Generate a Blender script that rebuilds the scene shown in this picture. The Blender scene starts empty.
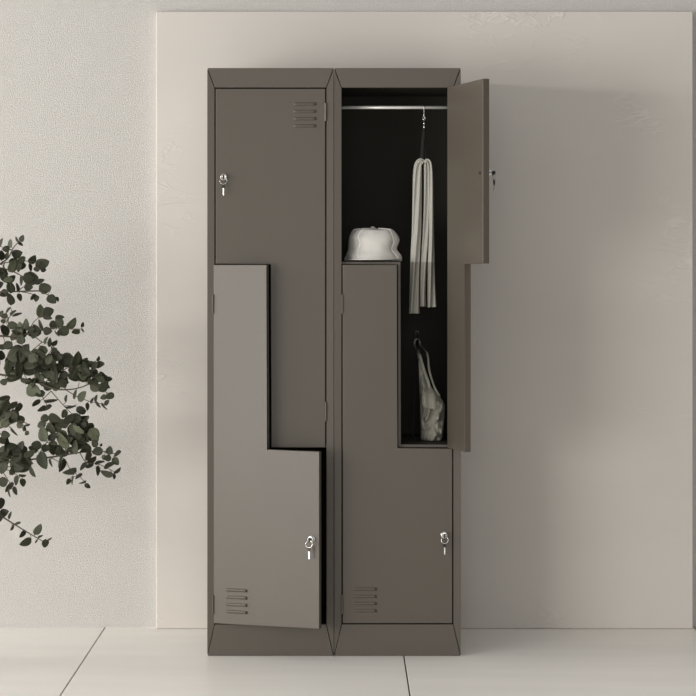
import bpy, bmesh, math, random
from mathutils import noise as mnoise
from mathutils import Vector, Matrix

S = bpy.context.scene
COL = S.collection
random.seed(7)
K = 326.7                       # pixels per metre at the plane of the locker fronts
U = 1.0 / K
D = 6.8                         # camera distance from that plane
CX, CY = 344.0, 265.0           # where the optical axis meets the picture
CAMX, CAMZ = (CX - 334) * U, (656 - CY) * U
DEP = 0.475                     # locker depth
PANEL_Y, WALL_Y = 0.503, 0.533


def P(px, py, y):
    k = (D + y) / D * U
    return Vector((CAMX + (px - CX) * k, y, CAMZ - (py - CY) * k))


# ------------------------------------------------------------------ materials
def srgb(r, g, b):
    f = lambda c: (c / 255 / 12.92) if c / 255 <= .04045 else ((c / 255 + .055) / 1.055) ** 2.4
    return (f(r), f(g), f(b), 1)


def mat(name, col, rough=.5, metal=0.0, noise=0.0, nscale=20.0, bump=0.0, bscale=200.0,
        stretch=None, spec=.5, bdist=.001, bdetail=3.0):
    m = bpy.data.materials.new(name)
    m.use_nodes = True
    nt = m.node_tree
    b = nt.nodes['Principled BSDF']
    b.inputs['Base Color'].default_value = col
    b.inputs['Roughness'].default_value = rough
    b.inputs['Metallic'].default_value = metal
    b.inputs['Specular IOR Level'].default_value = spec
    tc = nt.nodes.new('ShaderNodeTexCoord')
    mp = nt.nodes.new('ShaderNodeMapping')
    nt.links.new(tc.outputs['Object'], mp.inputs['Vector'])
    if stretch:
        mp.inputs['Scale'].default_value = stretch
    if noise:
        n = nt.nodes.new('ShaderNodeTexNoise')
        n.inputs['Scale'].default_value = nscale
        n.inputs['Detail'].default_value = 6
        nt.links.new(mp.outputs['Vector'], n.inputs['Vector'])
        r = nt.nodes.new('ShaderNodeMapRange')
        r.inputs['From Min'].default_value = .3
        r.inputs['From Max'].default_value = .7
        r.inputs['To Min'].default_value = 1 - noise
        r.inputs['To Max'].default_value = 1 + noise
        nt.links.new(n.outputs['Fac'], r.inputs['Value'])
        v = nt.nodes.new('ShaderNodeVectorMath')
        v.operation = 'SCALE'
        v.inputs[0].default_value = col[:3]
        nt.links.new(r.outputs['Result'], v.inputs['Scale'])
        nt.links.new(v.outputs['Vector'], b.inputs['Base Color'])
    if bump:
        n2 = nt.nodes.new('ShaderNodeTexNoise')
        n2.inputs['Scale'].default_value = bscale
        n2.inputs['Detail'].default_value = bdetail
        nt.links.new(tc.outputs['Object'], n2.inputs['Vector'])
        bp = nt.nodes.new('ShaderNodeBump')
        bp.inputs['Strength'].default_value = bump
        bp.inputs['Distance'].default_value = bdist
        nt.links.new(n2.outputs['Fac'], bp.inputs['Height'])
        nt.links.new(bp.outputs['Normal'], b.inputs['Normal'])
    return m


M_WALL = mat('grainy_wall_paint', (.625, .604, .576, 1), .9, noise=.13, nscale=300, bump=1.0, bscale=430, bdist=.004, bdetail=2.0)
M_PAINT = mat('warm_grey_powder_coat', (.082, .069, .0535, 1), .40, bump=.12, bscale=900, bdist=.0004, spec=.5)
M_INNER_SHADE = mat('painted_inner_shade', (.040, .036, .030, 1), .75, bump=.1, bscale=600, spec=.25)  # locker interior's shade put into the colour; the steel itself is grey
M_CHROME = mat('chrome', (.62, .61, .58, 1), .22, 1.0, noise=.03, nscale=40)
M_RAIL = mat('brushed_steel_rail', (.88, .865, .83, 1), .35, .25, noise=.03, nscale=60)
M_BLACK = mat('black_plastic', (.012, .011, .010, 1), .4, noise=.1, nscale=60)
M_CAP = mat('off_white_cotton', (.70, .68, .64, 1), .9, noise=.03, nscale=60, bump=.3, bscale=700)
M_PIPING = mat('pale_piping', (.95, .94, .91, 1), .8, noise=.02, nscale=60)
M_BAG = mat('grey_canvas', (.50, .48, .41, 1), .95, noise=.12, nscale=30, bump=.5, bscale=600)
M_STRAP = mat('black_webbing', (.009, .0085, .008, 1), .85, noise=.15, nscale=200)
M_BARK = mat('thin_bark', (.085, .075, .05, 1), .85, noise=.2, nscale=60)
M_POT = mat('grey_concrete_pot', (.42, .40, .37, 1), .8, noise=.08, nscale=14, bump=.3, bscale=120)
M_GROUT = mat('dark_joint', (.05, .045, .04, 1), .95, noise=.1)
M_SOIL = mat('dark_soil', (.045, .033, .024, 1), 1, noise=.4, nscale=60, bump=1, bscale=90, bdist=.01)

# plaster panel: smooth, with pale trowel ridges breaking through here and there
m = M_PANEL = mat('trowelled_plaster', (.625, .588, .545, 1), .82)
nt = m.node_tree
b = nt.nodes['Principled BSDF']
tc = nt.nodes['Texture Coordinate']
n1 = nt.nodes.new('ShaderNodeTexNoise'); n1.inputs['Scale'].default_value = 1.7; n1.inputs['Detail'].default_value = 4
n2 = nt.nodes.new('ShaderNodeTexNoise'); n2.inputs['Scale'].default_value = 9; n2.inputs['Detail'].default_value = 5
n2.inputs['Distortion'].default_value = 1.6
mp = nt.nodes.new('ShaderNodeMapping'); mp.inputs['Scale'].default_value = (.55, 1, 1.5)
for n in (n1, n2):
    nt.links.new(tc.outputs['Object'], mp.inputs['Vector'])
    nt.links.new(mp.outputs['Vector'], n.inputs['Vector'])
r1 = nt.nodes.new('ShaderNodeMapRange')
r1.inputs['From Min'].default_value = .3; r1.inputs['From Max'].default_value = .7
r1.inputs['To Min'].default_value = .965; r1.inputs['To Max'].default_value = 1.035
nt.links.new(n1.outputs['Fac'], r1.inputs['Value'])
v = nt.nodes.new('ShaderNodeVectorMath'); v.operation = 'SCALE'; v.inputs[0].default_value = (.625, .588, .545)
nt.links.new(r1.outputs['Result'], v.inputs['Scale'])
mxp = nt.nodes.new('ShaderNodeMix'); mxp.data_type = 'RGBA'
mxp.inputs['B'].default_value = (.70, .665, .62, 1)
nt.links.new(v.outputs['Vector'], mxp.inputs['A'])
nt.links.new(mxp.outputs['Result'], b.inputs['Base Color'])
rg = nt.nodes.new('ShaderNodeMath'); rg.operation = 'SUBTRACT'; rg.inputs[1].default_value = .5
nt.links.new(n2.outputs['Fac'], rg.inputs[0])
ab = nt.nodes.new('ShaderNodeMath'); ab.operation = 'ABSOLUTE'; nt.links.new(rg.outputs[0], ab.inputs[0])
r2 = nt.nodes.new('ShaderNodeMapRange'); r2.inputs['From Min'].default_value = 0; r2.inputs['From Max'].default_value = .035
r2.inputs['To Min'].default_value = 1; r2.inputs['To Max'].default_value = 0
nt.links.new(ab.outputs[0], r2.inputs['Value'])
n3 = nt.nodes.new('ShaderNodeTexNoise'); n3.inputs['Scale'].default_value = 3.1; n3.inputs['Detail'].default_value = 2
nt.links.new(tc.outputs['Object'], n3.inputs['Vector'])
r3 = nt.nodes.new('ShaderNodeMapRange'); r3.inputs['From Min'].default_value = .55; r3.inputs['From Max'].default_value = .7
nt.links.new(n3.outputs['Fac'], r3.inputs['Value'])
mu = nt.nodes.new('ShaderNodeMath'); mu.operation = 'MULTIPLY'
nt.links.new(r2.outputs['Result'], mu.inputs[0]); nt.links.new(r3.outputs['Result'], mu.inputs[1])
nt.links.new(mu.outputs[0], mxp.inputs['Factor'])
bp = nt.nodes.new('ShaderNodeBump'); bp.inputs['Strength'].default_value = .5; bp.inputs['Distance'].default_value = .0035
nt.links.new(mu.outputs[0], bp.inputs['Height'])
nt.links.new(bp.outputs['Normal'], b.inputs['Normal'])

# floor: large pale stone slabs with faint streaks running along the wall
m = M_FLOOR = mat('pale_stone_floor', (.87, .835, .785, 1), .38, noise=.035, nscale=3.0, stretch=(.45, 3.2, 1), spec=.35)

# scarf: light upper, darker ends (colour block at a fixed height on the cloth)
m = M_SCARF = mat('two_tone_scarf', (.6, .58, .53, 1), .95, bump=.4, bscale=500)
nt = m.node_tree
b = nt.nodes['Principled BSDF']
tc = nt.nodes['Texture Coordinate']
sx = nt.nodes.new('ShaderNodeSeparateXYZ'); nt.links.new(tc.outputs['Object'], sx.inputs[0])
lt = nt.nodes.new('ShaderNodeMath'); lt.operation = 'GREATER_THAN'; lt.inputs[1].default_value = CAMZ - (262 - CY) * (D + .1) / D * U
nt.links.new(sx.outputs['Z'], lt.inputs[0])
mx = nt.nodes.new('ShaderNodeMix'); mx.data_type = 'RGBA'
mx.inputs['A'].default_value = (.31, .30, .26, 1); mx.inputs['B'].default_value = (.47, .46, .415, 1)
nt.links.new(lt.outputs[0], mx.inputs['Factor']); nt.links.new(mx.outputs['Result'], b.inputs['Base Color'])

# leaves: each leaf's green, with light and shade painted in, is a colour attribute
m = M_LEAF = mat('eucalyptus_leaf', (.1, .12, .07, 1), .6, spec=.3)
nt = m.node_tree
b = nt.nodes['Principled BSDF']
at = nt.nodes.new('ShaderNodeAttribute'); at.attribute_name = 'leaf_tone'
cr = nt.nodes.new('ShaderNodeValToRGB')
cr.color_ramp.elements[0].color = (.032, .034, .020, 1)
cr.color_ramp.elements[1].color = (.27, .28, .195, 1)
e = cr.color_ramp.elements.new(.5); e.color = (.105, .115, .070, 1)
nt.links.new(at.outputs['Fac'], cr.inputs['Fac']); nt.links.new(cr.outputs['Color'], b.inputs['Base Color'])


# ------------------------------------------------------------------ helpers
def link(name, bm, material, parent=None, loc=None, smooth=False):
    me = bpy.data.meshes.new(name)
    bmesh.ops.recalc_face_normals(bm, faces=bm.faces[:])
    bm.to_mesh(me); bm.free()
    ms = material if isinstance(material, (list, tuple)) else [material]
    for q in ms: me.materials.append(q)
    if smooth:
        for p in me.polygons: p.use_smooth = True
    o = bpy.data.objects.new(name, me)
    COL.objects.link(o)
    if parent: o.parent = parent
    if loc is not None: o.location = loc
    return o


def thing(name, label, cat, loc=(0, 0, 0), group=None):
    o = bpy.data.objects.new(name, None)
    o.empty_display_size = .05
    COL.objects.link(o)
    o.location = loc
    o['label'] = label; o['category'] = cat
    if group: o['group'] = group
    return o


def add_box(bm, x0, x1, y0, y1, z0, z1, bev=0.0):
    vs = [bm.verts.new((x, y, z)) for x in (x0, x1) for y in (y0, y1) for z in (z0, z1)]
    fs = [(0, 1, 3, 2), (4, 6, 7, 5), (0, 4, 5, 1), (2, 3, 7, 6), (0, 2, 6, 4), (1, 5, 7, 3)]
    fc = [bm.faces.new([vs[i] for i in f]) for f in fs]
    if bev:
        es = list({e for f in fc for e in f.edges})
        bmesh.ops.bevel(bm, geom=es, offset=bev, segments=2, affect='EDGES', profile=.5)


def add_prism(bm, poly, y0, y1, bev=0.0, yfun=None):
    """polygon in XZ, extruded along Y; yfun(i) overrides the front Y of vertex i"""
    fr = [bm.verts.new((x, yfun(i) if yfun else y0, z)) for i, (x, z) in enumerate(poly)]
    bk = [bm.verts.new((x, y1, z)) for x, z in poly]
    n = len(poly)
    fc = [bm.faces.new(fr), bm.faces.new(bk[::-1])]
    for i in range(n):
        fc.append(bm.faces.new((fr[i], bk[i], bk[(i + 1) % n], fr[(i + 1) % n])))
    if bev:
        es = list({e for f in fc for e in f.edges})
        bmesh.ops.bevel(bm, geom=es, offset=bev, segments=2, affect='EDGES', profile=.5)


def frame_for(t, ref=Vector((0, 1, 0))):
    t = t.normalized()
    if abs(t.dot(ref)) > .97: ref = Vector((1, 0, 0))
    s = t.cross(ref).normalized()
    return s, s.cross(t).normalized()


def add_tube(bm, pts, rad, seg=10, caps=True, closed=False, flat=None, ripple=None):
    """sweep along pts. rad: radius or list; flat: list of (half width, half thickness)"""
    pts = [Vector(p) for p in pts]
    n = len(pts)
    rings = []
    for i, p in enumerate(pts):
        if closed: t = pts[(i + 1) % n] - pts[i - 1]
        else: t = pts[min(i + 1, n - 1)] - pts[max(i - 1, 0)]
        s, u = frame_for(t)
        if flat: a, b_ = flat[i]
        else:
            a = b_ = rad[i] if isinstance(rad, (list, tuple)) else rad
        ring = []
        for k in range(seg):
            th = 2 * math.pi * k / seg
            ww = 1.0
            if ripple: ww = ripple(th, i)
            ring.append(bm.verts.new(p + s * (a * math.cos(th)) + u * (b_ * math.sin(th) * ww)))
        rings.append(ring)
    for i in range(n if closed else n - 1):
        A, B = rings[i], rings[(i + 1) % n]
        for k in range(seg):
            bm.faces.new((A[k], A[(k + 1) % seg], B[(k + 1) % seg], B[k]))
    if caps and not closed:
        bm.faces.new(rings[0][::-1]); bm.faces.new(rings[-1])
    return rings


def add_lathe(bm, prof, centre, axis='z', seg=28):
    """prof: list of (radius, height along axis)"""
    c = Vector(centre)
    rings = []
    for r, h in prof:
        ring = []
        for k in range(seg):
            th = 2 * math.pi * k / seg
            a, b_ = r * math.cos(th), r * math.sin(th)
            v_ = Vector((a, b_, h)) if axis == 'z' else Vector((a, h, b_))
            ring.append(bm.verts.new(c + v_))
        rings.append(ring)
    for A, B in zip(rings, rings[1:]):
        for k in range(seg):
            bm.faces.new((A[k], A[(k + 1) % seg], B[(k + 1) % seg], B[k]))
    bm.faces.new(rings[0]); bm.faces.new(rings[-1])


def spline(pts, n):
    """Catmull-Rom through pts (tuples of any length)"""
    pts = [tuple(p) for p in pts]
    P_ = [pts[0]] + pts + [pts[-1]]
    out = []
    for i in range(len(pts) - 1):
        p0, p1, p2, p3 = P_[i:i + 4]
        for j in range(n):
            t = j / n
            out.append(tuple(.5 * (2 * b_ + (c - a) * t + (2 * a - 5 * b_ + 4 * c - d) * t * t + (3 * b_ - a - 3 * c + d) * t ** 3)
                             for a, b_, c, d in zip(p0, p1, p2, p3)))
    out.append(pts[-1])
    return out


def structure(o):
    o['kind'] = 'structure'
    return o


# ------------------------------------------------------------------ setting
bm = bmesh.new(); add_box(bm, -4.0, 4.0, WALL_Y, WALL_Y + .15, 0, 3.0)
structure(link('wall_back', bm, M_WALL))
bm = bmesh.new()
pl, pr = P(156, 0, PANEL_Y).x, P(693, 0, PANEL_Y).x
add_box(bm, pl, pr, PANEL_Y, WALL_Y - .0005, .0008, P(0, 11.5, PANEL_Y).z, .003)
structure(link('wall_panel', bm, M_PANEL))
# floor slabs with real open joints, running towards the wall
def floor_x(px, py):
    y = (656 - CY) / (py - CY) * D - D
    return P(px, py, y).x
J1, J2 = floor_x(104, 629), floor_x(404, 656)
TW = J2 - J1
bm = bmesh.new()
add_box(bm, -4, 4, -6, WALL_Y + .15, -.06, -.010)
for f in bm.faces: f.material_index = 1
g = .0021
xs = [J1 + TW * i for i in range(-3, 5)]
edges = [-4] + [x for x in xs if -4 < x < 4] + [4]
for a, c in zip(edges, edges[1:]):
    for y0, y1 in ((-6, -4.4), (-4.4, -2.0), (-2.0, WALL_Y + .15)):
        add_box(bm, a + g, c - g, y0 + g, y1 - g, -.010, 0, .0012)
structure(link('floor', bm, (M_FLOOR, M_GROUT)))


# ------------------------------------------------------------------ lockers
W, H = 127.0, 588.0
XL = lambda x: (x - 63.5) * U
ZL = lambda z: z * U
Q = lambda pts: [(XL(x), ZL(z)) for x, z in pts]


def add_vent(bm, x0, x1, zs, ox):
    """pressed louvres: long shallow blisters standing off the door face"""
    for zc in zs:
        nx, na = 14, 8
        hx, hz, pr_ = (x1 - x0) / 2 * U, 1.75 * U, .0038
        xc = (x0 + x1) / 2
        grid = []
        for i in range(nx + 1):
            u = -1 + 2 * i / nx
            e_ = max(0, 1 - abs(u) ** 14) ** .5
            row = []
            for j in range(na + 1):
                a = math.pi * j / na
                row.append(bm.verts.new(((xc - ox) * U + u * hx, -pr_ * math.sin(a) * e_ + .0008, ZL(zc) + hz * math.cos(a) * (.35 + .65 * e_))))
            grid.append(row)
        for A, B in zip(grid, grid[1:]):
            for j in range(na):
                bm.faces.new((A[j], A[j + 1], B[j + 1], B[j]))
        # dark block painting the shade in the louvre's right-hand end
        xe = (xc - ox) * U + hx
        n0 = len(bm.faces)
        add_box(bm, xe - .0036, xe - .0002, -.0042, .0008, ZL(zc) - hz * .75, ZL(zc) + hz * .75)
        bm.faces.ensure_lookup_table()
        for f in bm.faces[n0:]: f.material_index = 1


def make_lock(door, x, z, back_screw=True):
    bm = bmesh.new()
    add_lathe(bm, [(.0112, .0005), (.0112, -.003), (.0104, -.004), (.0092, -.0045), (.0092, -.012), (.0083, -.0135), (.006, -.0138), (.0055, -.0125)],
              (x, 0, z), 'y')
    lk = link('lock', bm, M_CHROME, door, smooth=False)
    lk['label'] = 'chrome cylinder lock'
    bm = bmesh.new()
    add_lathe(bm, [(.0042, .0195), (.0042, .0225), (.003, .0235)], (x, 0, z), 'y', 16)
    link('lock_screw', bm, M_BLACK, door)
    return lk


def make_key(label, mw, x, z):
    """key in the lock with a ring and a second key hanging from it; mw = matrix of the door"""
    t = thing('key', label, 'key', mw @ Vector((x, -.0145, z)), 'keys hanging in the locker locks')
    t.rotation_euler = mw.to_euler()
    bm = bmesh.new()
    add_box(bm, -.0016, .0016, -.003, .0012, -.004, .004, .0004)        # shank entering the barrel
    add_prism(bm, [(-.0022, -.0068), (.0022, -.0068), (.0022, .0062), (-.0022, .0062)], -.0125, -.003, .0008)
    link('bow', bm, M_BLACK, t)
    bm = bmesh.new()
    R_ = .0105
    c0 = Vector((0, -.009, -.0125))
    pts = [c0 + Vector((R_ * math.cos(a), .002 * math.sin(a), R_ * math.sin(a))) for a in [2 * math.pi * i / 24 for i in range(24)]]
    add_tube(bm, pts, .0013, 6, closed=True)
    link('key_ring', bm, M_CHROME, t, smooth=True)
    bm = bmesh.new()
    add_prism(bm, [(-.0045, -.021), (.0045, -.021), (.0052, -.027), (.0035, -.035), (-.0035, -.035), (-.0052, -.027)], -.0103, -.0077, .0006)
    link('key_head', bm, M_BLACK, t)
    bm = bmesh.new()
    add_prism(bm, [(-.0022, -.034), (.0022, -.034), (.0022, -.056), (.0005, -.0585), (-.0018, -.056), (-.0018, -.052), (-.0026, -.050), (-.0018, -.048)],
              -.0099, -.0081, .0003)
    link('key_blade', bm, M_CHROME, t)
    return t


def make_locker(label, cx, lower_deg, upper_deg, with_hook):
    t = thing('locker', label, 'locker', (cx, 0, 0), 'pair of grey lockers')
    gp = .25                                    # seam half width, px
    def piece(name, poly, inner, y1):
        bm = bmesh.new()
        add_prism(bm, Q(poly), 0, y1, .0006, yfun=lambda i: .0015 if i in inner else 0.0)
        return link(name, bm, M_PAINT, t)
    s = .45
    piece('top_rail', [(gp + s, H), (7.5 + s, 568.5), (119.5 - s, 568.5), (W - gp - s, H)], (1, 2), .02)
    piece('plinth', [(gp + s, 0), (W - gp - s, 0), (119.5 - s, 31.5), (7.5 + s, 31.5)], (2, 3), .02)
    piece('stile', [(gp, 1.0), (7.5, 31.5 + .6), (7.5, 568.5 - .6), (gp, H - 1.2)], (1, 2), .02)
    piece('stile', [(W - gp, 1.0), (W - gp, H - 1.2), (119.5, 568.5 - .6), (119.5, 31.5 + .6)], (2, 3), .02)
    for x0, x1 in ((gp, 2.0), (W - 2.0, W - gp)):
        bm = bmesh.new(); add_box(bm, XL(x0), XL(x1), .0202, DEP, 0, ZL(H), .0008)
        link('side_panel', bm, M_PAINT, t)
    bm = bmesh.new(); add_box(bm, XL(2), XL(W - 2), .0202, DEP, ZL(H - 2), ZL(H))
    link('top_panel', bm, M_PAINT, t)
    bm = bmesh.new(); add_box(bm, XL(2), XL(W - 2), DEP - .004, DEP, 0, ZL(H - 2))
    link('back_panel', bm, M_PAINT, t)
    # added inside sheets behind the frame, their shade painted in as near-black
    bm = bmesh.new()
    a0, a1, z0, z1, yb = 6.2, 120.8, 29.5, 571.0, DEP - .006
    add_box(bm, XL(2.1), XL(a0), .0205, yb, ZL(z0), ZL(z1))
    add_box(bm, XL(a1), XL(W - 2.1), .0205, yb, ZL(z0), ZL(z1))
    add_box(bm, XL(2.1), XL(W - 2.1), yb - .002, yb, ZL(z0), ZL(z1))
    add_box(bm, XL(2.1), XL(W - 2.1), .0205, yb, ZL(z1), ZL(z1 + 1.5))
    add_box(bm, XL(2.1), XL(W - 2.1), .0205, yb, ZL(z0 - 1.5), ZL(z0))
    o = link('interior_shade', bm, M_INNER_SHADE, t)
    o['label'] = 'inside of the locker with its shade painted near-black'
    # Z-shaped partition between the two compartments, its sheet darkened to paint in shade
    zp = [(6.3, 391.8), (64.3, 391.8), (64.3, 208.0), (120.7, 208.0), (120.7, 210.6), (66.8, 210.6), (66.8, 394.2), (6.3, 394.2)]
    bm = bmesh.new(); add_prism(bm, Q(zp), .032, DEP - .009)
    link('partition', bm, M_INNER_SHADE, t)
    bm = bmesh.new(); add_prism(bm, Q(zp), .0235, .0318, .0007)
    link('partition_flange', bm, M_PAINT, t)
    zr = CAMZ - (107.5 - CY) * (D + .10) / D * U
    bm = bmesh.new()
    add_tube(bm, [(XL(a0), .10, zr), (XL(a1), .10, zr)], .0050, 14)
    o = link('hanging_rail', bm, M_RAIL, t, smooth=True)
    o['label'] = 'bright steel hanging rail'
    if with_hook:
        bm = bmesh.new()
        p = P(417, 334, DEP - .010)
        lx = p.x - cx
        add_box(bm, lx - .006, lx + .006, DEP - .012, DEP - .0082, p.z - .012, p.z + .012, .001)
        hy = spline([(lx, DEP - .012, p.z + .004), (lx, DEP - .035, p.z - .004), (lx, DEP - .06, p.z - .030), (lx, DEP - .078, p.z - .028), (lx, DEP - .084, p.z - .016)], 6)
        add_tube(bm, hy, .0030, 8)
        link('hook', bm, M_BLACK, t, smooth=False)
    # doors
    ut, ur = (568.4, 118.9) if upper_deg else (567.3, 118.3)
    up = [(8.7, ut), (ur, ut), (ur, 208.5), (64.2, 208.5), (64.2, 392.3), (8.7, 392.3)]
    lx0 = 6.6 if lower_deg else 8.7
    lo = [(lx0, 391.2), (63.0, 391.2), (63.0, 207.3), (118.3, 207.3), (118.3, 32.7), (lx0, 32.7)]
    doors = {}
    for which, poly, hx, ang, hz, lock, vx, vz in (
            ('upper', up, ur + .3, math.radians(upper_deg), ((535, 553), (235, 254)), (16.8, 479), (86, 109), (552, 544.6, 537.3, 530)),
            ('lower', lo, lx0 - .3, -math.radians(lower_deg), ((342.5, 361.5), (42.5, 61.0)), (110.3, 121), (19, 42.5), (66.8, 59.6, 52.4, 45.2))):
        bm = bmesh.new()
        add_prism(bm, [((x - hx) * U, z * U) for x, z in poly], 0.0, .0195, .0013)
        d = link('door', bm, M_PAINT, t, (XL(hx), 0, 0))
        d.rotation_euler = (0, 0, ang)
        sgn = 1 if which == 'upper' else -1
        for h0, h1 in hz:
            bm = bmesh.new()
            add_tube(bm, [(sgn * .0004, -.0022, h0 * U), (sgn * .0004, -.0022, h1 * U)], .0033, 12)
            link('hinge', bm, M_PAINT, d, smooth=False)
        bm = bmesh.new()
        add_vent(bm, vx[0], vx[1], vz, hx)
        link('vent', bm, (M_PAINT, M_INNER_SHADE), d, smooth=True)
        make_lock(d, (lock[0] - hx) * U, lock[1] * U)
        mw = Matrix.Translation((cx + XL(hx), 0, 0)) @ Matrix.Rotation(ang, 4, 'Z')
        doors[which] = (mw, (lock[0] - hx) * U, lock[1] * U)
    return t, doors


LW = 127 * U
left, ld = make_locker('grey steel locker on the left, Z-shaped upper door shut, lower door slightly ajar', -LW / 2, 18.2, 0, False)
right, rd = make_locker('grey steel locker on the right, upper door swung wide open showing dark interior', LW / 2, 0, 105.3, True)
make_key('silver key hanging in the upper lock of the left locker', *ld['upper'])
make_key('silver key hanging in the lock of the lower left door standing ajar', *ld['lower'])
make_key('key hanging outside the wide open upper right locker door', *rd['upper'])
make_key('silver key hanging in the lock of the closed lower right door', *rd['lower'])

# ------------------------------------------------------------------ cap on the shelf
YC = .122
SHELF = 394.2 * U
base = Vector((P(373, 0, YC).x + .0012, YC, SHELF + .0006))
cap = thing('cap', 'off-white baseball cap with pale seams on the locker shelf', 'cap', base)
kk = U * (D + YC) / D
prof = [(28.6, 0.4), (28.7, 3.5), (28.0, 6.5), (25.6, 10.5), (24.9, 13.5), (25.6, 18), (25.6, 22.5), (24.2, 26.5), (21.6, 30.2), (19.0, 32.0), (12, 32.7), (6, 33.0), (2, 33.1)]
NA = 72
sx_, sy_ = 1.0, 1.02
def cap_r(rad, h, th):
    seam = [math.pi * (.5 + i / 3) for i in range(6)]
    d = min(abs((th - s_ + math.pi) % (2 * math.pi) - math.pi) for s_ in seam_angles)
    q = 1 - .06 * math.exp(-(d / .13) ** 2) * min(1, h / 6)
    q *= 1 + .012 * math.sin(3 * th + h * .35) + .010 * math.sin(7 * th - h * .2)
    waist = math.exp(-((h - 13) / 4.5) ** 2)
    return rad * q - waist * (1.0 * max(0, math.cos(th)) - .5 * max(0, -math.cos(th)))
# front of the cap looks to -Y (theta = -90 deg)
seam_angles = [math.radians(a) for a in (-127, -36, 12, 70, 120, 180)]
bm = bmesh.new()
rings = []
pp = spline(prof, 3)
for rad, h in pp:
    ring = []
    for k_ in range(NA):
        th = 2 * math.pi * k_ / NA
        rr = cap_r(rad, h, th)
        dent = 0.0
        if h > 28: dent = -.8 * math.exp(-((math.cos(th) * rad - 4) / 5) ** 2) * (1 if math.sin(th) < 0 else .3)
        ring.append(bm.verts.new((rr * math.cos(th) * kk, rr * math.sin(th) * kk * sy_, (h + dent + (1.3 * max(0, -math.sin(th)) * max(0, 1 - h / 8))) * kk)))
    rings.append(ring)
for A, B in zip(rings, rings[1:]):
    for k_ in range(NA):
        bm.faces.new((A[k_], A[(k_ + 1) % NA], B[(k_ + 1) % NA], B[k_]))
bm.faces.new(rings[-1])
o = link('crown', bm, M_CAP, cap, smooth=True)
bm = bmesh.new()
for a in seam_angles:
    pts = []
    for rad, h in pp[1:-3]:
        rr = cap_r(rad, h, a) + .35
        wob = a + .06 * math.sin(h * .42)
        pts.append((rr * math.cos(wob) * kk, rr * math.sin(wob) * kk * sy_, h * kk + .0003))
    add_tube(bm, pts, .0021, 8)
o = link('seam', bm, M_PIPING, cap, smooth=True)
o['label'] = 'pale raised seam piping'
bm = bmesh.new()
add_lathe(bm, [(.0075, 0), (.0075, .003), (.006, .0058), (.003, .0072), (.0005, .0075)], (-.002, 0, 32.8 * kk), 'z', 18)
link('button', bm, M_CAP, cap, smooth=True)
# visor: a curved tongue reaching forward to the shelf's front edge
bm = bmesh.new()
NU, NV = 28, 8
top, bot = [], []
for i in range(NU + 1):
    u = -1 + 2 * i / NU
    rt, rb = [], []
    for j in range(NV + 1):
        v_ = j / NV
        th = math.radians(-90 + 76 * u)
        x0, y0 = 27.2 * math.cos(th), 27.2 * math.sin(th)
        ex = 12.5 * max(0, 1 - abs(u) ** 2.6) ** .6
        x1_, y1_ = x0 * (1.05), y0 - ex
        x_, y_ = x0 + (x1_ - x0) * v_, y0 + (y1_ - y0) * v_
        z_ = 2.6 + .4 * u - .5 * u * u - .3 * v_
        rt.append(bm.verts.new((x_ * kk, y_ * kk, z_ * kk + .0022)))
        rb.append(bm.verts.new((x_ * kk, y_ * kk, z_ * kk - .0008)))
    top.append(rt); bot.append(rb)
for i in range(NU):
    for j in range(NV):
        bm.faces.new((top[i][j], top[i][j + 1], top[i + 1][j + 1], top[i + 1][j]))
        bm.faces.new((bot[i][j], bot[i + 1][j], bot[i + 1][j + 1], bot[i][j + 1]))
    bm.faces.new((top[i][NV], bot[i][NV], bot[i + 1][NV], top[i + 1][NV]))
    bm.faces.new((top[i][0], top[i + 1][0], bot[i + 1][0], bot[i][0]))
for i in (0, NU):
    for j in range(NV):
        bm.faces.new((top[i][j], bot[i][j], bot[i][j + 1], top[i][j + 1]))
link('visor', bm, M_CAP, cap, smooth=True)

# ------------------------------------------------------------------ hanger and scarf
YR = .10
pr0 = P(424, 107.5, YR)
hang = thing('hanger', 'slim chrome hook with black strap hanging from the locker rail', 'hanger', (pr0.x, YR, pr0.z))
bm = bmesh.new()
R_ = .0073
pts = [(0, R_ * math.cos(a), R_ * math.sin(a)) for a in [math.radians(d) for d in range(-20, 201, 20)]]
pts += [(0, -R_ * .9, -.010), (0, -.002, -.017), (0, 0, -.026), (0, 0, -.030)]
add_tube(bm, pts, .0019, 8)
pts = [(.0035 * math.cos(a), 0, -.034 + .0055 * math.sin(a)) for a in [2 * math.pi * i / 16 for i in range(16)]]
add_tube(bm, pts, .0013, 6, closed=True)
add_tube(bm, [(0, 0, -.039), (0, 0, -.058)], [.0016, .0016], 8)
add_lathe(bm, [(.0016, -.066), (.0032, -.064), (.0032, -.056), (.0016, -.054)], (0, 0, 0), 'z', 12)
link('hook', bm, M_CHROME, hang, smooth=True)
bm = bmesh.new()
zt = P(0, 126, YR).z - pr0.z
zb = P(0, 163, YR).z - pr0.z
for sg in (-1, 1):
    pts = spline([(0, sg * .0015, zt), (sg * .0022 - .0015, sg * .002, (zt + zb) / 2), (sg * .0055 - .002, sg * .002, zb)], 6)
    add_tube(bm, pts, 0, 10, flat=[(.0036 + .0040 * i / len(pts), .0014) for i in range(len(pts))])
add_tube(bm, [(-.0085, 0, zb + .002), (-.002, 0, zb - .003), (.0055, 0, zb + .002)], 0, 10, flat=[(.002, .003)] * 3)
link('strap', bm, M_STRAP, hang, smooth=True)

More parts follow.
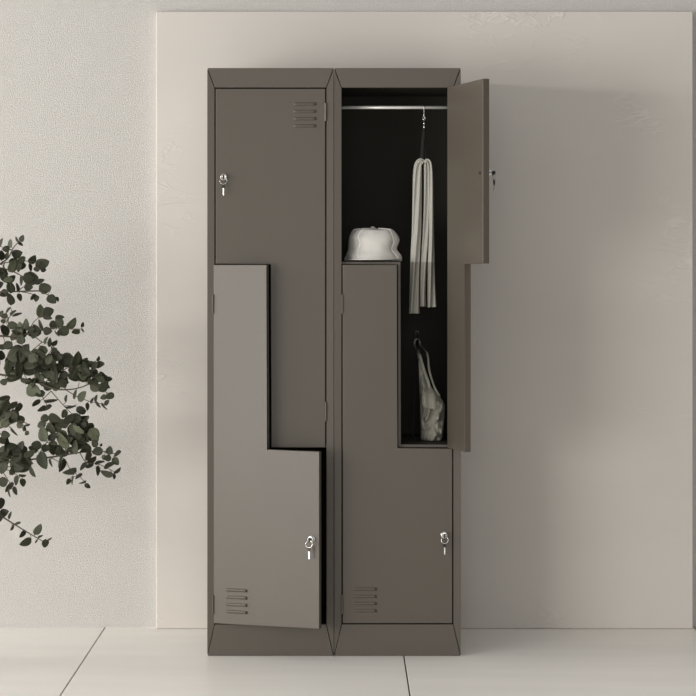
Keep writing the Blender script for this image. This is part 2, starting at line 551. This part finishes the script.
bm = bmesh.new()
strands = [
    # (x, y px, half width px) from the gathered top down, depth, ripple count, phase
    ([(423.5, 163.0, 2.2), (421.0, 160.8, 2.6), (418.3, 164, 3.6), (417.4, 174, 4.4), (417.0, 200, 4.7), (416.5, 230, 4.8), (415.0, 262, 4.8), (414.4, 290, 4.9), (414.2, 313.5, 5.5)], .094, 2.6, 0.4),
    ([(424, 163.5, 1.6), (425.3, 162, 1.8), (426.2, 168, 2.3), (426.4, 200, 2.8), (425.4, 235, 3.1), (423.6, 265, 3.0), (422.9, 290, 2.9), (423.0, 306.5, 3.1)], .100, 1.7, 1.2),
    ([(424.5, 163, 1.8), (427.2, 160.8, 2.2), (429.6, 165, 2.4), (430.7, 180, 2.4), (431.2, 205, 2.5), (431.4, 240, 2.8), (431.2, 265, 3.4), (431.4, 290, 3.9), (431.9, 307, 4.5)], .092, 1.9, 2.4)]
for path, yd, rc, ph in strands:
    sp = spline(path, 8)
    pts = [P(x, y, yd) + Vector((0, .003 * math.sin(y * .05 + ph), 0)) for x, y, w in sp]
    fl = [(w * U, (.0075 + .006 * min(1, max(0, (y - 165) / 60)))) for x, y, w in sp]
    add_tube(bm, pts, 0, 40, flat=fl, ripple=lambda th, i: 1 + .62 * math.sin(rc * (math.cos(th) + .03 * i) * 1.9 + ph + .02 * i))
scarf = link('scarf', bm, M_SCARF, smooth=True)
scarf['label'] = 'long grey two-tone scarf draped in folds from the hanger strap'
scarf['category'] = 'scarf'

# ------------------------------------------------------------------ canvas bag in the lower niche
YB = .205
ref = P(430, 0, YB)
floor_z = 210.6 * U
bag = thing('tote_bag', 'slumped grey canvas bag on the floor of the open locker compartment', 'bag', (ref.x, YB, floor_z))
rows = [(354, 418.4, 420.6, 3), (360, 418.4, 422.2, 4), (368, 418.5, 424.8, 6), (377, 418.7, 428.0, 9), (386, 419.0, 431.0, 13), (392, 419.4, 436.5, 16), (398, 419.8, 441.0, 19), (404, 420.0, 444.4, 20), (413, 420.0, 444.8, 21), (424, 420.2, 444.0, 21), (434, 420.6, 443.2, 22), (440.5, 420.6, 442.2, 21), (442.6, 421.4, 441.2, 18)]
rows = spline(rows, 6)
bm = bmesh.new()
rings = []
N = 72
zoff = floor_z + .0008 - P(0, rows[-1][0], YB).z
for q, (py, xl, xr, dp) in enumerate(rows):
    ring = []
    c = (xl + xr) / 2; hw = (xr - xl) / 2
    for k_ in range(N):
        th = 2 * math.pi * k_ / N
        ct, st = math.cos(th), math.sin(th)
        x_ = c + hw * math.copysign(abs(ct) ** .8, ct)
        nv = mnoise.noise(Vector((x_ * .16, py * .085, 3.1))) + .6 * mnoise.noise(Vector((x_ * .25 + py * .10, py * .12, 7.7)))
        fold = 1 + .5 * (abs(nv) * 2 - .55)
        y_ = YB + dp * U * math.copysign(abs(st) ** .8, st) * (fold if st < 0 else 1) * .75
        p = P(x_, py, YB); p.y = y_
        if q == len(rows) - 1 or q == len(rows) - 2: pass
        ring.append(bm.verts.new((p.x - ref.x, p.y - YB, p.z + zoff * max(0, (py - 400) / 42.6) - floor_z)))
    rings.append(ring)
for A, B in zip(rings, rings[1:]):
    for k_ in range(N):
        bm.faces.new((A[k_], A[(k_ + 1) % N], B[(k_ + 1) % N], B[k_]))
bm.faces.new(rings[0]); bm.faces.new(rings[-1])
link('body', bm, M_BAG, bag, smooth=True)
def bp_(px, py, y):
    y -= .095 * min(1, max(0, (.40 - y) / .08))
    p = P(px, py, y)
    return (p.x - ref.x, y - YB, p.z - floor_z)
bm = bmesh.new()
sp = spline([bp_(420.5, 366, .285), bp_(417.6, 352, .35), bp_(414.6, 345.5, .396), bp_(415.2, 340.2, .4070), bp_(417, 339.2, .4100), bp_(418.8, 340.2, .4070), bp_(420.6, 345.5, .394), bp_(424.5, 350, .35), bp_(427.6, 355, .315), bp_(429.4, 371, .285), bp_(434, 386, .272), bp_(439.5, 396, .262)], 7)
add_tube(bm, sp, 0, 10, flat=[(.0032, .0014)] * len(sp))
sp = spline([bp_(418.6, 350, .34), bp_(420, 356, .290), bp_(424.0, 370, .272), bp_(428.2, 382, .255), bp_(429.6, 388, .246)], 7)
add_tube(bm, sp, 0, 10, flat=[(.0046, .0018)] * len(sp))
link('handle', bm, M_BAG, bag, smooth=True)
bm = bmesh.new()
sp = spline([bp_(417.6, 353, .345), bp_(416.2, 362, .33), bp_(414.8, 390, .30), bp_(413.6, 420, .29), bp_(413.0, 434, .285), bp_(415, 438.6, .28), bp_(421, 437.5, .29)], 7)
add_tube(bm, sp, 0, 10, flat=[(.0022, .0014)] * len(sp))
o = link('shoulder_strap', bm, M_STRAP, bag, smooth=True); o['label'] = 'thin dark shoulder strap'
bm = bmesh.new()
# front flap of the pocket, folded over and bulging
outl = [(421.8, 390.5), (436, 393.5), (435, 410.5), (429, 409), (423.5, 406)]
fl = []
for j in range(9):
    v_ = j / 8
    row = []
    for i in range(13):
        u = i / 12
        x_ = 421.6 + u * (14.6 - .8 * v_) + 1.0 * v_
        y_ = 390.5 + 3.0 * u + v_ * (15 + 2.5 * u + 1.2 * math.sin(u * 5))
        dy = .212 - .004 * math.sin(u * 3.1) - .010 * math.sin(v_ * 2.6) - .003 * math.sin(u * 9) - .010 * v_
        row.append(bm.verts.new(bp_(x_, y_, dy)))
    fl.append(row)
for A, B in zip(fl, fl[1:]):
    for i in range(12): bm.faces.new((A[i], A[i + 1], B[i + 1], B[i]))
bmesh.ops.solidify(bm, geom=bm.faces[:], thickness=.003)
link('flap', bm, M_BAG, bag, smooth=True)

# ------------------------------------------------------------------ eucalyptus at the left
YP = -.17
PX0 = -330
tb = P(PX0, 656, YP)
plant = thing('eucalyptus_plant', 'leafy green eucalyptus plant reaching in from the left in front of the wall', 'plant', (tb.x, YP, 0))
R0 = lambda p: (p[0] - tb.x, p[1] - YP, p[2])
bm = bmesh.new()
add_lathe(bm, [(.085, .0005), (.095, .004), (.128, .25), (.132, .285), (.126, .287), (.118, .27), (.112, .245), (.02, .244)], (0, 0, 0), 'z', 40)
link('pot', bm, M_POT, plant, smooth=False)
bm = bmesh.new(); add_lathe(bm, [(.113, .246), (.10, .256), (.05, .262), (.005, .263)], (0, 0, 0), 'z', 30)
link('soil', bm, M_SOIL, plant, smooth=True)
bm = bmesh.new()
trunk = spline([(0, 0, .245), (.01, .01, .5), (-.012, .0, .75), (.008, -.01, 1.0), (.0, .005, 1.3)], 8)
add_tube(bm, trunk, [.013 - .009 * i / (len(trunk) - 1) for i in range(len(trunk))], 10)
link('trunk', bm, M_BARK, plant, smooth=True)

branches = [  # (depth offset, main stem, twigs)
    (.05, [(-60, 330), (-25, 282), (0, 264), (8, 258), (14, 247), (21, 240)], [[(0, 264), (12, 261.5), (22, 261), (32, 261.5), (41, 263)], [(0, 264), (4, 266), (4.5, 270)]]),
    (-.03, [(-60, 310), (-20, 272), (0, 268), (20, 275), (28, 284)], [[(0, 268), (10, 280), (10, 290)]]),
    (.09, [(-60, 320), (-20, 297), (0, 292), (17, 291.5), (38, 291), (44, 293), (54, 298)], [[(17, 291.5), (27, 285), (40, 282)], [(20, 291.5), (32, 294), (37, 297)], [(17, 291), (16.5, 284)], [(4, 292), (10, 300)]]),
    (-.06, [(-60, 350), (-20, 338), (0, 336), (10, 336.5), (28, 334), (38, 331), (55, 328), (70, 329), (83, 329)], [[(29, 332), (33, 323), (38, 318), (43, 313)], [(33, 335), (42, 342), (48, 343), (54, 347)], [(-15, 337), (0, 327), (9, 318), (12, 312)], [(42, 342), (34, 349), (28, 353)], [(8, 336.5), (20, 341), (24, 350)]]),
    (.0, [(-60, 372), (-20, 372), (0, 374.5), (20, 378), (40, 383.5), (55, 389), (70, 389.5), (82, 387), (91, 383.5), (105, 381)], [[(42, 384), (55, 376), (70, 367), (90, 365), (100, 361)], [(51, 391), (44, 398), (38, 402)], [(42, 396), (47, 405)], [(51, 391), (64, 406), (74, 416)], [(66, 390), (78, 397), (92, 402), (104, 404)], [(88, 384), (96, 377), (109, 379)], [(91, 384), (104, 391), (111, 395)], [(20, 378), (18, 364), (24, 352)], [(64, 406), (72, 406), (80, 408)]]),
    (-.10, [(-60, 452), (-25, 436), (0, 428), (10, 424), (20, 421), (28, 424)], [[(0, 428), (5, 414), (18, 405)], [(8, 425), (16, 434)], [(-5, 430), (4, 437), (6, 447)], [(-10, 420), (0, 405), (8, 398)], [(18, 422), (24, 430), (28, 432)]]),
    (.03, [(-60, 470), (-20, 466), (0, 463), (30, 459.5), (52, 457), (70, 454), (85, 452), (100, 451), (110, 453), (119, 454)], [[(60, 456), (66, 461), (70, 469), (80, 477), (88, 486)], [(80, 453), (86, 462), (98, 464), (109, 469), (116, 473)], [(66, 455), (66, 440), (75, 422), (82, 412)], [(36, 459), (44, 446), (52, 434), (50, 419)], [(70, 454), (80, 441), (86, 428), (89, 424)], [(50, 457), (61, 463)]]),
    (-.04, [(-60, 500), (-25, 480), (0, 467), (12, 460), (24, 457), (32, 462)], [[(0, 467), (14, 473), (22, 480)], [(0, 467), (8, 480), (15, 490)], [(2, 467), (25, 467), (33, 471)]]),
    (.07, [(-60, 470), (-30, 492), (0, 515), (18, 526.5), (32, 535), (46, 543)], [[(-10, 507), (1, 502)], [(12, 523), (12, 528)], [(14, 525), (19, 523)]]),
]
L = """22,239,6.5,5,75,0;17.5,240,6,2.5,-60,0;20,244,5,2.5,-20,.2;10.5,244,8,5,100,.7;1,243,8,4,80,0;6.5,249,7,6,0,0;1,256,9,5,90,0;7,256,7,4,70,.6
16.5,254,10,8,15,.1;12.5,262,8,7,-20,.5;20,266,10,6,85,.45;4,266,7,2,90,0;32,260,9,6,45,.05;30,267,7,2.5,-75,.1;41.5,264,13,10,20,.35;37,269,6,5,0,.2;43,270,5,4,0,.1
27.5,278,10,10,0,.15;22,280,9,4,80,.3;28,287,8,7,0,.1;10.5,279,9,6,30,.05;4,278,9,6,-50,.3;1,274,7,5,90,.1;10,288,11,7,95,.45;17.5,288,8,2,-70,0;4.5,293,8,7,30,.1;19,297,7,4,-65,.3
39,282,9,5,30,.3;44,288.5,11,10,20,.4;50,290,5,2,70,.2;33,296.5,7,3.5,60,.1;36.5,298,6,5,80,.3;51.5,299,10,8,-40,.2;57,299,5,2,-60,.2;10,300,11,6,100,.6
9,310,7,2.5,55,.1;12.5,313,7,3,45,.5;16.5,315.5,9,2.5,10,.1;5,316,6,5,0,.3;3.5,321,5,4,0,.1;8.5,320,6,2,85,.2;1,314,6,4,60,.3
40,312,12,7,85,.7;47.5,312,10,9,20,0;47,318,8,4,-10,.4;26,325.5,11,7,105,.6;31,329,6,5,0,0;41.5,325,10,4,-65,.4;53,325,8,8,0,.2;47,331,8,7.5,0,.05;60,322,11,8,-60,.35;59,318,8,4,10,.1
64,331,11,9,20,.3;57,333,7,2,-45,.1;71,324,12,6,45,.7;76,331.5,8,5,25,.1;82,325,5,2.5,75,.2;83,330,4,2,-45,.2;12,326,10,7,0,.6;18,327,7,5,30,.1;5,331,11,7,-50,0;21,333,11,7,0,.05
8,345,10,8,30,0;2,346,9,5,0,0;21,340,9,8,90,.35;1,356,9,5,90,0;46,341,7,3,60,.5;49,343,8,3,85,.7;54,343,7,4,50,.2;52,349,6,2,90,.2;55,350,5,3.5,-60,.2
18,354,17,16,20,.5;9,366,14,8,70,.65;18.5,368,16,7,90,.55;24,352,14,10,60,.3;38,354,14,10,-20,.1;33,363,16,10,30,.1;29,370,14,11,0,.15;38,374,8,5,90,.5;45,364,14,9,-20,.3;54.5,374,21,12,85,.25
14,375,14,8,0,.3;13,379,14,7,0,.4;25,380,10,5,-20,.45;4,382,7,6,0,0;33,390,14,12,-20,.7;41,394,9,6,20,.05;36,402,9,4,40,0;49.5,399.5,12,3,10,0;42,408,8,4,40,.1;47,408.5,11,4,25,.1
66.5,399,7,3,80,.1;48,386,10,8,0,.1;56,386,10,8,20,.1;64,385,6,5,0,.15;67,360,15,13,20,.45;5,398,11,6,10,.05;12,405,9,5,40,0;18,407,10,5,65,0;3,411,14,12,30,.1
76,360,14,8,70,.35;84,366,10,8,-30,.1;86,371,9,7,-40,.1;80,372,8,6,0,.4;91,364,8,6,20,.1;98,359,5,2.5,70,.1;99.5,365,9,6,10,.05;94.5,374,8,6,60,.1;102,376,7,5.5,-60,.1;109,379,5,4.5,0,.05
88,379,6,4,0,.1;97,380,6,4,0,.9;95,387,11,9,-20,.65;103,387,12,7,50,.35;110,395.5,9,6,30,.2;104,397,6,5,20,.6;75,378,10,7,0,.1;63,382,9,6,0,.1;64,375,9,7,30,.1;75.5,395,9,3.5,65,.1
82,397,11,7,50,.4;92,401,6,2.5,60,.1;96,399,7,3,80,.05;98,404,7,3,-60,.1;107,403,6,4,45,.1;104,406,8,2.5,-60,.1;87,406,7,3,85,.05;70,406.5,10,2,5,.1;80,409,8,4,0,.2
4,416,14,12,40,.1;5,423,10,8,60,.6;13,418,12,6,55,.05;20.5,420,9,7,-40,.4;20,425,7,6,0,.7;24,429,5,3,80,.1;27,424.5,6,2,15,.1;14,431,9,3,-50,.05;27,433,5,4,40,.2
5,435,8,8,0,.05;3,440,8,7,0,.1;6,445,12,3,85,.05;45,418,8,7,20,.45;54,418,12,9,-20,.3;64,413,8,5,70,.7;61,424,12,8,10,.25;42,424.5,9,7,20,.45;44,435,14,10,110,.6
54,436,8,6,0,.2;64,441,17,10,-70,.65;52,447,13,8,95,.5;37,445,10,8,0,.25;34,449,9,7,-20,.2;45,448,8,7,0,.3;59,449,9,6,90,.1;43.5,459,16,11,-70,.4;51,462,8,3,-80,.1;61,463,14,4,80,.1;62,464,12,5,60,.2
14,453,14,9,-20,.1;22,458,16,9,-45,.2;30,461,9,4,-40,.1;8,455,10,7,0,.2;15,461,9,6,-40,.75;5,460,9,9,20,.4;25,468,14,8,20,.4;33,471,10,5,-60,.45;12,471,9,5,60,.6;18,468,9,8,0,.1
3,482,10,9,0,.1;16.5,480,9,5,70,.3;22.5,482,7.5,5,95,0;9,486,11,4,50,0;15.5,490,8,5,-60,0;9.5,492,8,2.5,-80,.2;1,502.5,10,5,90,0;22,475,7,3,0,0
4,513,9,7,20,.1;0,518,9,6,50,.2;10,516,7,3,70,.2;17,524,8,1.8,15,.4;12,528,6,2,60,.4;23,533,8,4,50,0;37,530,11,6,60,.8;26.5,541,11,7,25,.15;45,543,8,6,85,0;49,539,5,1.5,30,.2;40,537,5,1.5,25,.2;36,541,4,1.2,60,.3
76,418,11,9,-30,.25;82,410.5,9,6,-10,.05;83,417,9,3,20,.05;73,430,12,10,20,.2;84,425,8,5,50,.1;89,425,7,4.5,-10,0;87,421,4,2,90,.1;84,436,12,8,-50,.6;91,437,9,7,0,.1
86,447,14,9,-40,.45;76,448,13,7,75,.45;95,444,7,6,-50,.1;98,451,10,8,20,.1;73,442,8,6,90,.2;88,455,9,5,60,.3;91,460,10,5,40,.1;84,466,9,4,45,.05;90,466,8,4,20,.05;99,463,9,2.5,20,.05
70.5,470.5,13,6,25,.35;68.5,481,6,4,60,0;73,480,8,2,75,.2;79,476.5,8,3,25,.05;83,482,7,2,25,.1;87,486,6,3.5,-30,.1;97.5,470,9,3,95,.3;109.5,451,8,6.5,80,.1;108,458,7,6,0,0;104,457,5,4,90,.7
118,453.5,8,3.5,35,.1;115,461,8,6,-50,.6;109,466.5,11,4,20,.1;108,473.5,12,6.5,-20,.4;117,471,8,3,40,.05;114,476,5,2.5,-80,.1;101,445,3,2,60,.3"""
leaves = [tuple(float(q) for q in s.split(',')) for line in L.split('\n') for s in line.split(';')]

# fuller clumps: smaller leaves packed behind the big ones
rl = random.Random(23)
for cx_, cy_, rx, ry, n_ in ((33, 366, 30, 17, 42), (78, 372, 20, 12, 18), (14, 458, 18, 12, 22), (72, 436, 26, 19, 40), (100, 384, 10, 8, 6), (6, 415, 9, 13, 8), (20, 272, 20, 14, 10), (20, 332, 20, 6, 8)):
    for _ in range(n_):
        a_, r_ = rl.uniform(0, 2 * math.pi), rl.uniform(0, 1) ** .5
        ln_ = rl.uniform(7, 12)
        leaves.append((cx_ + rx * r_ * math.cos(a_), cy_ + ry * r_ * math.sin(a_), ln_, ln_ * rl.uniform(.45, .9), rl.uniform(-80, 95), rl.choice((0, .05, .15, .3, .45, .7))))

# the same leafy stems further back, left of the picture's edge
for dy_o, main_, tw_ in branches:
    for p_ in spline([(-150, main_[0][1] + 20)] + main_[:3], 5):
        if p_[0] > -4: continue
        for _ in range(2):
            ln_ = rl.uniform(7, 12)
            leaves.append((p_[0] + rl.uniform(-5, 5), p_[1] + rl.uniform(-8, 8), ln_, ln_ * rl.uniform(.4, .9), rl.uniform(-80, 95), rl.choice((0, .1, .3, .45, .7))))

# dense samples of every branch, to find which branch each leaf grows on
samples = []
for bi, (dy, main, twigs) in enumerate(branches):
    for path in [[(-150, main[0][1] + 20)] + main] + twigs:
        for p in spline(path, 8): samples.append((p[0], p[1], bi))


def add_leaf(bm, lay, tip_dir, nrm, base_, ln, wd, tone):
    """rounded leaf blade: cupped, creased along the midrib, drawn to a small tip"""
    t = tip_dir.normalized(); s_ = t.cross(nrm).normalized(); n_ = s_.cross(t).normalized()
    NU_, NV_ = 8, 4
    grid = []
    cup = random.uniform(.06, .16); curl = random.uniform(-.18, .22)
    for i in range(NU_ + 1):
        u = i / NU_
        hw = wd / 2 * max(.03, math.sin(math.pi * min(1, u ** .80)) ** .62 * (1 - .15 * u)) if 0 < u < 1 else wd * .015
        row = []
        for j in range(-NV_ // 2, NV_ // 2 + 1):
            v_ = j / (NV_ / 2)
            q = base_ + t * (ln * u) + s_ * (hw * v_) + n_ * (cup * wd * abs(v_) ** 1.5 * hw / (wd / 2) + curl * ln * (u * u - u * .3))
            row.append(q)
        grid.append(row)
    th = .0004
    f_ = [[bm.verts.new(q + n_ * th) for q in r_] for r_ in grid]
    k_ = [[bm.verts.new(q - n_ * th) for q in r_] for r_ in grid]
    fs = []
    for i in range(NU_):
        for j in range(NV_):
            fs.append(bm.faces.new((f_[i][j], f_[i][j + 1], f_[i + 1][j + 1], f_[i + 1][j])))
            fs.append(bm.faces.new((k_[i][j], k_[i + 1][j], k_[i + 1][j + 1], k_[i][j + 1])))
        fs.append(bm.faces.new((f_[i][0], f_[i + 1][0], k_[i + 1][0], k_[i][0])))
        fs.append(bm.faces.new((f_[i][NV_], k_[i][NV_], k_[i + 1][NV_], f_[i + 1][NV_])))
    for f in fs:
        for l_ in f.loops: l_[lay] = (tone, tone, tone, 1)


leaf_bms = []
for _ in branches:
    b_ = bmesh.new(); leaf_bms.append((b_, b_.loops.layers.color.new('leaf_tone'), bmesh.new()))
for lx, ly, ln, wd, ang, tone in leaves:
    d2, qx, qy, bi = min(((sx1 - lx) ** 2 + (sy1 - ly) ** 2, sx1, sy1, b1) for sx1, sy1, b1 in samples)
    bmx, lay, stems = leaf_bms[bi]
    dy = YP + branches[bi][0] + random.uniform(-.025, .025)
    a = math.radians(ang)
    dx_, dy_ = math.cos(a), -math.sin(a)             # picture direction of the long axis
    if (lx - qx) * dx_ + (ly - qy) * dy_ < 0: dx_, dy_ = -dx_, -dy_
    bx, by = lx - dx_ * ln / 2, ly - dy_ * ln / 2
    k_ = U * (D + dy) / D
    real_w = max(wd, ln * .82)
    tilt = math.acos(min(1, wd / real_w)) * random.choice((-1, 1))
    pitch = random.uniform(-.35, .35)
    t = Vector((dx_ * math.cos(pitch), math.sin(pitch), -dy_ * math.cos(pitch)))
    face = Vector((0, -1, 0)); face = (face - t * face.dot(t)).normalized()
    nrm = Matrix.Rotation(tilt, 3, t) @ face
    bpos = Vector(R0(P(bx, by, dy)))
    add_leaf(bmx, lay, t, nrm, bpos, ln * k_ / math.cos(pitch) * 1.16, real_w * k_ * 1.22, min(1, max(0, tone * .95 + random.uniform(-.05, .12))))
    # petiole from the stem to the leaf's base
    s0 = Vector(R0(P(qx, qy, YP + branches[bi][0])))
    if (s0 - bpos).length > .002:
        mid = (s0 + bpos) / 2 + Vector((0, 0, -.002))
        add_tube(stems, [s0, mid, bpos + t * .002], [.0011, .0009, .0007], 6)
for (dy, main, twigs), (bmx, lay, stems) in zip(branches, leaf_bms):
    z_at = P(0, main[0][1] + 120, YP).z
    z_at = max(.45, min(1.28, z_at))
    tr = min(trunk, key=lambda q: abs(q[2] - z_at))
    mpts = [tuple(tr), R0(P(-150, main[0][1] + 20, YP + dy * .8))] + [R0(P(x, y, YP + dy)) for x, y in main]
    sp = spline(mpts, 8)
    add_tube(stems, sp, [.0042 - .0030 * i / (len(sp) - 1) for i in range(len(sp))], 8)
    for tw in twigs:
        sp = spline([R0(P(x, y, YP + dy)) for x, y in tw], 6)
        add_tube(stems, sp, [.0015 - .0007 * i / (len(sp) - 1) for i in range(len(sp))], 6)
    br = link('branch', stems, M_BARK, plant, smooth=True)
    link('foliage', bmx, M_LEAF, br, smooth=True)

# ------------------------------------------------------------------ light
def area(name, loc, target, sx1, sy1, power, col):
    l_ = bpy.data.lights.new(name, 'AREA')
    l_.shape = 'RECTANGLE'; l_.size = sx1; l_.size_y = sy1; l_.energy = power; l_.color = col
    o_ = bpy.data.objects.new(name, l_); COL.objects.link(o_)
    o_.location = loc
    o_.rotation_euler = (Vector(target) - Vector(loc)).to_track_quat('-Z', 'Y').to_euler()
    return o_

# long high window band at the left, added fill lamps, and the pale room all round
area('side_area_light', (-5.8, -3.6, 2.16), (0, .1, 1.2), 3.0, .28, 72, (1, .98, .95))
area('side_area_light', (-6.0, -.35, 1.45), (.4, -.25, 1.3), .9, 1.7, 170, (1, .975, .94))  # added side lamp that lifts the open door's inner face
area('front_fill_light', (-3.9, -5.2, .78), (0, 0, .7), 2.3, 1.5, 148, (1, .97, .925))  # added fill lamp at the left front, brightens the ajar door's sheen
area('rear_fill_light', (.4, -9.5, 1.7), (0, 0, .9), 3.0, 2.4, 70, (1, .98, .95))  # added fill lamp behind the camera, reaching into the open compartment
w = bpy.data.worlds.new('World'); S.world = w
w.use_nodes = True
nt = w.node_tree
bg = nt.nodes['Background']
tc = nt.nodes.new('ShaderNodeTexCoord')
sx = nt.nodes.new('ShaderNodeSeparateXYZ'); nt.links.new(tc.outputs['Generated'], sx.inputs[0])
mr = nt.nodes.new('ShaderNodeMapRange')
mr.inputs['From Min'].default_value = -.2; mr.inputs['From Max'].default_value = 1
mr.inputs['To Min'].default_value = .17; mr.inputs['To Max'].default_value = .62
nt.links.new(sx.outputs['Z'], mr.inputs['Value'])
bg.inputs['Color'].default_value = (1, .99, .965, 1)
mx_ = nt.nodes.new('ShaderNodeMath'); mx_.operation = 'MULTIPLY_ADD'      # the window side of the room is the brighter one
mx_.inputs[1].default_value = -.75; mx_.inputs[2].default_value = 1.05
nt.links.new(sx.outputs['X'], mx_.inputs[0])
ml = nt.nodes.new('ShaderNodeMath'); ml.operation = 'MULTIPLY'
nt.links.new(mr.outputs['Result'], ml.inputs[0]); nt.links.new(mx_.outputs[0], ml.inputs[1])
nt.links.new(ml.outputs[0], bg.inputs['Strength'])

# ------------------------------------------------------------------ camera
cd = bpy.data.cameras.new('Camera')
cam = bpy.data.objects.new('Camera', cd); COL.objects.link(cam)
cam.location = (CAMX, -D, CAMZ)
cam.rotation_euler = (math.pi / 2, 0, 0)
cd.sensor_width = 36
cd.lens = 36 * K * D / 696
cd.shift_x = (348 - CX) / 696
cd.shift_y = -(348 - CY) / 696
S.camera = cam
S.view_settings.view_transform = 'Standard'
S.view_settings.look = 'None'
S.view_settings.gamma = 1
S.view_settings.exposure = .10
S.view_settings.use_curve_mapping = False
